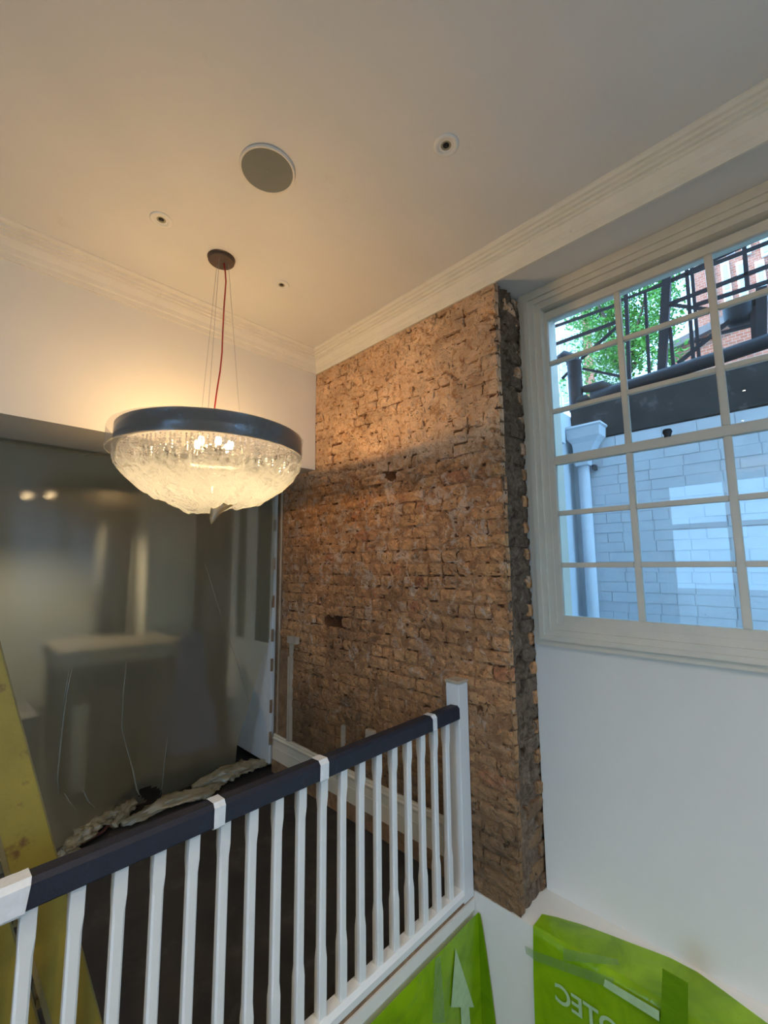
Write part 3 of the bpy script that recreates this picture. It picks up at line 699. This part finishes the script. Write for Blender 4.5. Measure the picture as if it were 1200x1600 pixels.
# its right edge lapped round the corner onto the side wall
vs = []
for j in range(NZg+1):
    t = j/NZg; z = -.082-1.25*t
    for i in range(7):
        u = i/6; vs.append((2.028-.002*noise.noise(Vector((u*3, 0, z*4))), 1.366-u*(.012+.16*t**.8), z))
fs = [(j*7+i, j*7+i+1, (j+1)*7+i+1, (j+1)*7+i) for j in range(NZg) for i in range(6)]
keep(link('film_lap', vs, fs, 'green_dark', smooth=True), gf)
def plate(name, pts, ax, val, mat, parent, th=.001):
    P = [at(px, py, ax, val) for px, py in pts]; n = Vector((0, 0, 0)); n[ax] = th
    return keep(MB().loft([P, [p+n for p in P]]).build(name, mat), parent)
yfilm = 1.3575
plate('arrow_head', [(712, 1482), (741, 1574), (705, 1574)], 1, yfilm, 'film_print', gf)
plate('arrow_shaft', [(733, 1574), (735, 1600), (736, 1640), (722, 1640), (721, 1600), (720, 1574)], 1, yfilm, 'film_print', gf)
plate('highlight_streak', [(680, 1500), (688, 1492), (696, 1598), (676, 1599)], 1, yfilm, 'clear_tape_and_glint', gf)  # pale strip stands in for a highlight streak on the film
# film over the ledge under the window
lf = empty('protection_film', (XB, .3, 0)); tag(lf, 'lime green printed film draped over the white ledge below the window', 'film')
vs = []; NL, NS = 70, 34
edge_px = [(835, 1427), (870, 1434), (910, 1446), (960, 1464), (1000, 1480), (1050, 1499), (1090, 1520), (1140, 1556), (1195, 1597), (1300, 1680), (1500, 1830)]
ed = sorted([(lambda p: (p.y, p.x))(at(px, py, 2, .002)) for px, py in edge_px])
def edge_x(y):
    if y <= ed[0][0]: return ed[0][1]
    for (a0, b0_), (a1, b1_) in zip(ed, ed[1:]):
        if y <= a1: return b0_+(b1_-b0_)*(y-a0)/(a1-a0)
    return ed[-1][1]
for i in range(NL+1):
    y = 1.075-2.2*(i/NL)**1.15
    ex = min(edge_x(y), XW-.012); wob = .006*noise.noise(Vector((y*7, 2, 0)))
    for j in range(NS+1):
        t = j/NS; wv = .010*noise.noise(Vector((y*5, t*4, 7)))
        if t < .3: s_ = t/.3; x = ex+(XB-.004-ex)*s_; z = .005+.010*math.sin(math.pi*s_)*(.6+noise.noise(Vector((y*4, 0, 3))))+wob*.4
        else:
            s_ = (t-.3)/.7; x = XB-.005-.012*min(1, s_*6)+wv*.6; z = .004-1.15*s_
        vs.append((x, y-(.0 if i else 0.004*math.sin(t*9)), z))
fs = [(i*(NS+1)+j, i*(NS+1)+j+1, (i+1)*(NS+1)+j+1, (i+1)*(NS+1)+j) for i in range(NL) for j in range(NS)]
fo = keep(link('film', vs, fs, 'green', smooth=True), lf)
def text_mesh(body, size):
    cu = bpy.data.curves.new('print', 'FONT'); cu.body = body; cu.size = size; cu.extrude = .0004; cu.offset = size*.018
    to = bpy.data.objects.new('print', cu); COL.objects.link(to); dg = bpy.context.evaluated_depsgraph_get(); dg.update()
    me = bpy.data.meshes.new_from_object(to.evaluated_get(dg)); bpy.data.objects.remove(to); return me
def wall_text(body, size, px, py, name, gap=.026):
    """printing on the film face, seen in reverse through the film"""
    me = text_mesh(body, size); me.materials.clear(); me.materials.append(M['film_print'])
    o = bpy.data.objects.new(name, me); COL.objects.link(o)
    wd = max(v.co.x for v in me.vertices); p = at(px, py, 0, XB-gap)
    # text x runs towards +y (so it reads reversed from the room)
    for v in me.vertices: v.co = Vector((p.x-v.co.z, p.y-wd+v.co.x, p.z+v.co.y))
    me.update(); return keep(o, lf)
wall_text('PROTEC', .100, 868, 1562, 'lettering')
plate('film_strip', [(880, 1482), (965, 1499), (968, 1508), (880, 1501)], 0, XB-.024, 'clear_tape_and_glint', lf)  # pale strip paints the highlight along the film's fold
plate('film_strip', [(945, 1530), (1030, 1580), (1030, 1596), (943, 1541)], 0, XB-.024, 'film_print', lf)
plate('film_strip', [(820, 1478), (835, 1486), (960, 1530), (956, 1545), (838, 1502), (822, 1490)], 0, XB-.022, 'clear_tape_and_glint', lf)
plate('film_overlap', [(1035, 1513), (1075, 1536), (1075, 1660), (1030, 1660)], 0, XB-.026, 'green_dark', lf)

# ------------------------------------------------------------------ open glazed door and jamb in the opening
jb = struct('trim_4', [(XB-.004, XB+.05, 3.222, 3.295, .001, ZBM)], 'raw_wood', 'bare timber door jamb at the end of the brick wall', 'door jamb')
tag(MB().box(XB-.016, XB-.004, 3.235, 3.247, .30, 2.38).build('jamb_bead', 'pale_wood'), 'pale upright bead along the door jamb', 'bead')
dr_ = empty('door_1', (2.02, 3.31, .05)); tag(dr_, 'white glazed door standing open behind the dust sheet', 'door', kind='structure')
def dpart(b, name, mat, bevel=.002): return keep(MB().box(*b).build(name, mat, bevel=bevel), dr_)
DX0, DX1 = 2.000, 2.040; DY0, DY1 = 3.315, 4.16
dpart((DX0, DX1, DY0, DY0+.05, .05, 2.36), 'stile', 'white_gloss'); dpart((DX0, DX1, DY1-.10, DY1, .05, 2.36), 'stile', 'white_gloss')
dpart((DX0, DX1, 3.66, 3.86, 1.0, 2.26), 'centre_stile', 'white_gloss'); dpart((DX0, DX1, DY0+.05, DY1-.10, 2.26, 2.36), 'top_rail', 'white_gloss')
dpart((DX0, DX1, DY0+.05, DY1-.10, .05, 1.0), 'lower_panel', 'white_gloss')
for y0, y1 in ((DY0+.05, 3.66), (3.86, DY1-.10)): dpart((DX0+.014, DX0+.022, y0, y1, 1.0, 2.26), 'pane', 'door_glass', 0)
for z in (.20, .45, .78, 1.02, 1.30, 1.62, 1.95): dpart((DX0-.006, DX0+.012, DY0-.012, DY0, z, z+.10), 'hinge_rebate', 'raw_wood', 0)

# things in the room behind the sheet
tb = empty('work_table', (1.2, 4.7, 0)); tag(tb, 'beige topped work table with dark trestle legs behind the plastic', 'table')
keep(MB().box(.70, 1.66, 4.35, 5.25, .86, .98).build('table_top', 'beige_cloth', bevel=.01), tb)
keep(MB().box(.72, 1.64, 4.37, 5.23, .80, .86).build('apron', 'dark_wood'), tb)
for x in (.76, 1.60):
    for y in (4.40, 5.18): keep(MB().box(x-.035, x+.035, y-.035, y+.035, 0, .80).build('leg', 'dark_wood'), tb)
keep(MB().box(.80, 1.56, 5.16, 5.20, .02, .80).build('underside_shade', 'dark_wood'), tb)  # dark panel added to paint the shade under the table
for (a_, b_) in (((.98, 4.40, .80), (1.30, 4.40, .05)), ((1.55, 4.40, .80), (1.05, 4.40, .05)), ((1.02, 4.40, 0), (1.02, 4.40, .8))): keep(MB().beam(a_, b_, .05, .04, Vector((0, 1, 0))).build('brace', 'dark_wood'), tb)
chv = []
cb = empty('covered_chair', (1.64, 4.1, 0)); tag(cb, 'chair under a dark blue cover beside the work table', 'chair')
rings = [[(x0-.09, y0-.30, z), (x1-.09, y0-.30, z), (x1-.09, y1-.30, z), (x0-.09, y1-.30, z)] for x0, x1, y0, y1, z in ((1.50, 1.90, 4.14, 4.62, .12), (1.52, 1.89, 4.2, 4.60, .46), (1.60, 1.88, 4.40, 4.58, .60), (1.64, 1.87, 4.46, 4.58, 1.0), (1.67, 1.85, 4.49, 4.57, 1.06))]
keep(MB().loft(rings).build('cover', 'blue_cloth', smooth=False, bevel=.02), cb)
for x in (1.45, 1.77):
    for y in (3.88, 4.26): keep(MB().box(x-.02, x+.02, y-.02, y+.02, 0, .13).build('leg', 'dark_wood'), cb)
pl = struct('wall_far_pier', [(at(217, 900, 1, 5.35).x, at(321, 900, 1, 5.35).x, 5.35, 5.75, 0, 2.62)], 'room_cream', 'cream pier in the room behind the plastic', 'pier')
struct('wall_far_dark_gap', [(2.06, 2.12, 4.25, 7.2, 0, 2.62)], 'dark_wood', 'dark panel put in for the dark gap beside the open door', 'cupboard')  # dark panel stands in for the dark gap by the door
def drum(name, x, y, r_, h, mat, label, cat):
    return tag(MB().lathe([(.001, .002), (r_*.92, .002), (r_, .02), (r_, h-.02), (r_*.95, h), (.001, h)], (x, y), 28).build(name, mat, smooth=True), label, cat)
drum('rolled_lining', .83, 4.16, .055, .62, 'beige_cloth', 'pale upright roll of lining before the table legs', 'roll')
bx = empty('cardboard_carton', (.3, 4.1, 0)); tag(bx, 'dark carton on the floor left of the work table', 'carton')
keep(MB().box(.10, .55, 4.0, 4.5, .002, .62).build('body', 'dark_wood', bevel=.006), bx)
keep(MB().box(.10, .55, 4.0, 4.24, .622, .632).build('flap', 'dark_wood'), bx); keep(MB().box(.10, .55, 4.26, 4.5, .622, .632).build('flap', 'dark_wood'), bx)
M['dusky'] = paint('dusky_paint', (.13, .12, .085), .6, .15)
cbt = empty('tall_cupboard', (1.3, 5.8, 0)); tag(cbt, 'tall dark cupboard standing behind the work table', 'cupboard')
ux0, ux1 = at(152, 900, 1, 5.8).x, at(212, 900, 1, 5.8).x; um = (ux0+ux1)/2
keep(MB().box(ux0, ux1, 5.80, 6.15, .002, 2.35).build('body', 'dusky', bevel=.005), cbt)
for x, x2 in ((ux0+.01, um-.004), (um+.004, ux1-.01)): keep(MB().box(x, x2, 5.78, 5.80, .1, 2.3).build('door', 'dusky', bevel=.004), cbt)
fwn = empty('window_2', (-1.9, 7.3, .9)); tag(fwn, 'far window at the end of the room behind the plastic', 'window', kind='structure')
mb = MB(); mb.box(-2.5, -1.3, 7.26, 7.32, .9, .96); mb.box(-2.5, -1.3, 7.26, 7.32, 2.39, 2.45)
for x in (-2.5, -1.93, -1.36): mb.box(x, x+.06, 7.26, 7.32, .96, 2.39)
keep(mb.build('frame', 'white_gloss'), fwn)
for x in (-2.44, -1.87): keep(MB().box(x, x+.51, 7.288, 7.292, .96, 2.39).build('pane', 'glass'), fwn)
for px_, py_, lb_ in ((38, 777, 'left pendant lamp added for warm light behind the plastic sheet'), (74, 776, 'right pendant lamp added for warm light behind the plastic sheet')):  # lamps added to warm the far room and make the warm glows
    p = at(px_, py_, 1, 5.9); pn = empty('added_pendant', (p.x, p.y, 2.62)); tag(pn, lb_, 'pendant lamp', 'added pendant lamps behind the plastic')
    keep(MB().tube([(p.x, p.y, 2.619), (p.x, p.y, p.z+.09)], .004, 6).build('flex', 'black_metal'), pn)
    keep(MB().lathe([(.02, p.z+.10), (.035, p.z+.09), (.10, p.z), (.098, p.z), (.033, p.z+.088), (.018, p.z+.098)], (p.x, p.y), 24).build('shade', 'brown_metal', smooth=True), pn)
    keep(MB().lathe([(.001, p.z-.035), (.03, p.z-.02), (.04, p.z+.01), (.03, p.z+.04), (.012, p.z+.075)], (p.x, p.y), 16).build('bulb', 'pendant_bulb', smooth=True), pn)
    ld = bpy.data.lights.new('pendant_fill', 'SPOT'); ld.energy = 45; ld.color = (1, .84, .62); ld.spot_size = R(150); ld.spot_blend = .6; ld.shadow_soft_size = .05
    lo = bpy.data.objects.new('pendant_fill', ld); COL.objects.link(lo); lo.location = (p.x, p.y, p.z-.05); keep(lo, pn)
win4 = empty('window_4', (1.3, -2.3, .35)); tag(win4, 'tall window in the wall behind the viewer', 'window', kind='structure')
mb = MB()
for x in (.7, 1.26, 1.82): mb.box(x, x+.08, -2.33, -2.27, .35, 3.15)
for z in (.35, 1.7, 3.07): mb.box(.78, 1.82, -2.33, -2.27, z, z+.08)
keep(mb.build('frame', 'white_gloss'), win4)
win3 = empty('window_3', (-2.6, .45, .1)); tag(win3, 'wide garden doors in the wall behind the viewer', 'window', kind='structure')
mb = MB()
for y in (.0, .70, 1.41): mb.box(-2.63, -2.57, y, y+.09, .10, 2.8)
for z in (.10, 2.1, 2.72): mb.box(-2.63, -2.57, .09, 1.41, z, z+.08)
keep(mb.build('frame', 'white_gloss'), win3)
# ================================================================== OUTSIDE THE WINDOW
XO = 3.70
struct('ground', [(2.55, 4.2, -6, 1.6, -.4, -.2)], 'ground', 'grey paving at the bottom of the light well', 'ground')
struct('ground_garden', [(4.2, 40, -30, 30, 1.9, 2.0)], 'ground', 'raised garden ground beyond the light well', 'ground')
ow = empty('wall_lightwell', (XO, 0, 0)); tag(ow, 'white painted brick wall of the light well opposite the window', 'brick wall', kind='structure')
keep(MB().box(XO+.007, 4.2, -6, 1.40, -.2, 2.66).build('core', 'white_brick'), ow)
wm = bpy.data.meshes.new('brick'); tmp = MB().box(0, .03, 0, 1, 0, 1).build('tmp', 'white_brick'); bm = bmesh.new(); bm.from_mesh(tmp.data); bm.to_mesh(wm); bm.free()
wm.materials.append(M['white_brick']); bpy.data.objects.remove(tmp)
rw = random.Random(11)
for c_ in range(19):
    z = 1.20+c_*.0765; y = 1.375-(.115 if c_ % 2 else 0)
    while y > -.15:
        L = .215 if (c_ % 2 or rw.random() < .7) else .105
        o = bpy.data.objects.new('brick', wm); COL.objects.link(o); o.parent = ow; o.matrix_parent_inverse = Matrix.Translation(ow.location).inverted()
        o.matrix_basis = Matrix.Translation((XO+rw.uniform(-.003, .004), y-L, z)) @ Matrix.Diagonal((1, L-.004, .0730, 1)); y -= L
struct('wall_lightwell_end', [(2.56, 4.2, 1.392, 1.6, -.2, 2.9)], 'white_brick', 'white painted end wall of the light well', 'wall')
tag(MB().box(3.699, 4.2, -6, 1.39, 2.661, 2.985).build('coping', 'soot_stone', bevel=.012), 'sooty stone coping on top of the light well wall', 'coping')
dp = empty('downpipe', (3.62, 1.29, 0)); tag(dp, 'white downpipe with hopper head in the corner of the light well', 'downpipe')
hop = [[(x, y, z) for x, y in ((XO-.16-e, 1.115-e), (XO-.005, 1.115-e), (XO-.005, 1.375+e*.3), (XO-.16-e, 1.375+e*.3))] for z, e in ((2.76, .012), (2.745, .015), (2.735, .0), (2.66, -.005))]
hop += [[(x, y, z) for x, y in ((XO-.13, 1.16), (XO-.005, 1.16), (XO-.005, 1.345), (XO-.13, 1.345))] for z in (2.62,)]
hop += [[(x, y, z) for x, y in ((XO-.11, 1.235), (XO-.01, 1.235), (XO-.01, 1.335), (XO-.11, 1.335))] for z in (2.50, 2.44)]
keep(MB().loft(hop).build('hopper', 'white_brick'), dp)
keep(MB().tube([(XO-.055, 1.288, 2.45), (XO-.055, 1.288, -.19)], .044, 20).build('pipe', 'white_brick', smooth=True), dp)
keep(MB().box(XO-.06, XO-.001, 1.20, 1.225, 2.40, 2.44).build('bracket', 'soot_stone'), dp)
keep(MB().box(XO-.30, XO-.20, 1.365, 1.391, 2.62, 2.80).build('spout', 'white_brick'), dp)
# iron railing and stair on top of the wall
XR = 3.85
rl = empty('garden_railing', (XR, .4, 2.985)); tag(rl, 'black iron railing and braces above the light well wall', 'railing')
def bar(px0, py0, px1, py1, wd, name='bar', x=XR, ext=0):
    p, q = at(px0, py0, 0, x), at(px1, py1, 0, x)
    if ext: q = q+(q-p)*ext
    keep(MB().beam(p, q, wd, wd*.8).build(name, 'black_metal'), rl)
keep(MB().tube([at(925, 622, 0, 3.80), at(983, 603, 0, 3.80), at(1119, 560, 0, 3.80), at(1200, 533, 0, 3.80), at(1400, 470, 0, 3.80)], .050, 12).build('base_roll', 'black_metal', smooth=True), rl)
bar(861, 512, 962, 477, .022); bar(862, 540, 964, 503, .026); bar(908, 561, 966, 509, .022, 'brace'); bar(910, 576, 974, 589, .02, 'brace'); bar(878, 592, 892, 578, .02, 'brace')
bar(969, 470, 1040, 443, .020); bar(1020, 450, 1200, 379, .024, ext=.6); bar(1046, 439, 1200, 366, .02, ext=.6) ; bar(1046, 475, 1200, 416, .026, ext=.6); bar(1083, 478, 1200, 440, .026, ext=.6); bar(1124, 521, 1176, 508, .022)
bar(1059, 568, 1143, 499, .026, 'brace'); bar(1046, 476, 1109, 484, .024, 'brace'); bar(1085, 534, 1124, 524, .02)
bar(1043, 415, 1034, 588, .060, 'post'); bar(1047, 512, 1053, 580, .024, 'post'); bar(978, 455, 984, 602, .028, 'post'); bar(1008, 458, 1015, 590, .022, 'post')
bar(1071, 400, 1084, 570, .024, 'post'); bar(1079, 400, 1093, 568, .022, 'post'); bar(1161, 365, 1168, 450, .026, 'post'); bar(1176, 480, 1180, 545, .032, 'post'); bar(1190, 450, 1190, 545, .060, 'post')
bk = at(1157, 490, 0, 3.9)
tag(MB().lathe([(.001, bk.z-.085), (.07, bk.z-.08), (.095, bk.z-.03), (.10, bk.z+.05), (.10, bk.z+.06)], (bk.x, bk.y), 24, True).build('hanging_basket', 'black_metal', smooth=True), 'dark round tub hung on the iron railing', 'tub')
# flue with rounded cowl
fp = at(899, 600, 0, 3.82)
fu = empty('flue_pipe', (fp.x, fp.y, 2.98)); tag(fu, 'dark stubby flue with rounded cowl on the coping', 'flue')
zt = at(899, 568, 0, 3.82).z
keep(MB().lathe([(.062, 2.98), (.06, 3.0), (.058, zt), (.066, zt+.005), (.066, zt+.02)], (fp.x, fp.y), 20, True).build('stack', 'black_metal', smooth=True), fu)
cw = at(882, 556, 0, 3.82)
keep(MB().tube([(fp.x, fp.y-.02, zt+.03), (fp.x, fp.y+.02, zt+.055), (cw.x, cw.y, cw.z), (cw.x, cw.y+.09, cw.z-.03)], [.05, .05, .048, .035], 12).build('cowl', 'black_metal', smooth=True), fu)
mb = MB().tube([(3.8, 1.375, 3.03), (3.8, 1.34, 3.045), (3.8, 1.29, 3.045), (3.8, 1.25, 3.02)], [.03, .05, .05, .025], 10)
tag(mb.build('sandbag', 'soot_stone', smooth=True), 'dark slumped sack on the coping beside the flue', 'sack')
mb = MB().tube([at(912, 608, 0, 3.82), at(940, 604, 0, 3.82), at(962, 612, 0, 3.82), at(985, 612, 0, 3.82)], [.03, .05, .045, .03], 10)
tag(mb.build('sandbag', 'soot_stone', smooth=True), 'dark slumped sack on the coping right of the flue', 'sack')
# tree
XT = 9.0
tc = at(978, 520, 0, XT); tr_ = empty('garden_tree', (tc.x, tc.y, 2.0)); tag(tr_, 'bright green leafy tree beyond the railing', 'tree')
k = N('leaf'); cl = k.ramp(k.noise(2.5, 3), [(.3, (.05, .22, .03)), (.7, (.16, .42, .07))])
p_ = k.bsdf(cl, .5); t_ = k.n('ShaderNodeBsdfTranslucent'); k.l(cl, t_.inputs[0]); M['leaf'] = k.done(k.mixs(.35, p_, t_.outputs[0]))
M['bark'] = paint('bark', (.12, .085, .06), .9, .3)
keep(MB().tube([(tc.x, tc.y, 2.0), (tc.x+.1, tc.y+.05, 3.6), (tc.x, tc.y+.1, tc.z+.3)], [.14, .11, .05], 10).build('trunk', 'bark', smooth=True), tr_)
for a in range(5):
    e = Vector((math.cos(a*1.3)*.8, math.sin(a*1.3)*.8, random.uniform(.2, 1.1)))
    keep(MB().tube([(tc.x, tc.y+.05, tc.z-.9), Vector((tc.x, tc.y, tc.z-.3))+e*.5, Vector((tc.x, tc.y, tc.z))+e], [.05, .035, .012], 6).build('branch', 'bark'), tr_)
vs, fs = [], []; rl_ = random.Random(2)
blobs = [(tc+Vector((rl_.uniform(-.7, .7), rl_.uniform(-.85, .85), rl_.uniform(-1.0, 1.5))), rl_.uniform(.28, .48)) for _ in range(60)]
for _ in range(9000):
    c_, r_ = rl_.choice(blobs); d_ = Vector((rl_.gauss(0, 1), rl_.gauss(0, 1), rl_.gauss(0, 1))).normalized()*r_*rl_.random()**.4
    p = c_+d_; a_ = Vector((rl_.gauss(0, 1), rl_.gauss(0, 1), rl_.gauss(0, .6))).normalized(); b_ = a_.orthogonal().normalized(); s_ = rl_.uniform(.035, .065); n_ = a_.cross(b_)
    b = len(vs); vs += [p-a_*s_, p+b_*s_*.55+n_*s_*.2, p+a_*s_, p-b_*s_*.55+n_*s_*.2]; fs.append((b, b+1, b+2, b+3))
o = keep(link('foliage', vs, fs, 'leaf'), tr_); o['kind'] = 'stuff'
# red brick building with white windows
XQ = 13.0
yl_, yr_ = at(1085, 480, 0, XQ).y, -6.0
hb = empty('brick_house', (XQ, -2, 2)); tag(hb, 'red brick house with white window frames beyond the railing', 'house')
keep(MB().box(XQ, XQ+5, yr_, yl_, 2, 11).build('wall', 'red_brick'), hb)
keep(MB().box(XQ-.15, XQ+5, yr_, yl_+.1, 11, 11.4).build('parapet', 'far_white'), hb)
for pxa in (1112, 1137, 1162, 1192, 1230):
    for pya in (455, 555, 355):
        c_ = at(pxa, pya, 0, XQ); hw = .085
        z0, z1 = c_.z-.75, c_.z+.75
        f_ = keep(MB().box(XQ-.06, XQ+.02, c_.y-hw, c_.y+hw, z0, z1).build('window', 'far_white'), hb)
        for s_ in (0,):
            for v_ in (0, 1):
                g = MB().box(XQ-.075, XQ-.06, c_.y-hw*.55, c_.y+hw*.55, z0+.08+v_*.70, z0+.72+v_*.70).build('pane', 'far_glass'); g.parent = f_
# lower pitched roof in front of the house
XQ2 = 11.0
lb = empty('brick_outbuilding', (XQ2, 0, 2)); tag(lb, 'low red brick outbuilding with sloping roof behind the railing', 'outbuilding')
pts = [at(1052, 548, 0, XQ2), at(1120, 500, 0, XQ2), at(1200, 466, 0, XQ2)]
P = [Vector((XQ2, pts[0].y, 2)), Vector((XQ2, pts[0].y, pts[0].z)), Vector((XQ2, pts[2].y-.5, pts[2].z)), Vector((XQ2, pts[2].y-.5, 2))]
keep(MB().loft([P, [p+Vector((1.2, 0, 0)) for p in P]]).build('wall', 'red_brick'), lb)
P = [Vector((XQ2-.15, pts[0].y+.2, pts[0].z-.06)), Vector((XQ2-.15, pts[2].y-.5, pts[2].z)), Vector((XQ2-.15, pts[2].y-.5, pts[2].z+.16)), Vector((XQ2-.15, pts[0].y+.2, pts[0].z+.10))]
keep(MB().loft([P, [p+Vector((1.5, 0, 0)) for p in P]]).build('roof', 'slate'), lb)
# glazed conservatory-like building on the left
XG = 11.5
gb = empty('glazed_building', (XG, 4, 2)); tag(gb, 'pale glazed building with white frames at the left of the tree', 'building')
g0, g1 = at(925, 530, 0, XG).y, at(840, 530, 0, XG).y
zb, zt = 2.0, 12.0
keep(MB().box(XG, XG+3, g0, g1+3, zb, zt).build('wall', 'far_white'), gb)
for pxa in (866, 879, 893, 906):
    c_ = at(pxa, 530, 0, XG)
    for z0 in (3.6, 5.9, 8.2):
        f_ = keep(MB().box(XG-.05, XG+.01, c_.y-.083, c_.y+.083, z0, z0+1.9).build('window', 'far_white'), gb)
        g = MB().box(XG-.06, XG-.05, c_.y-.055, c_.y+.055, z0+.06, z0+1.84).build('pane', 'far_glass'); g.parent = f_
keep(MB().box(XG-.08, XG, g0, g0+.19, zb, zt).build('brick_quoin', 'red_brick'), gb)
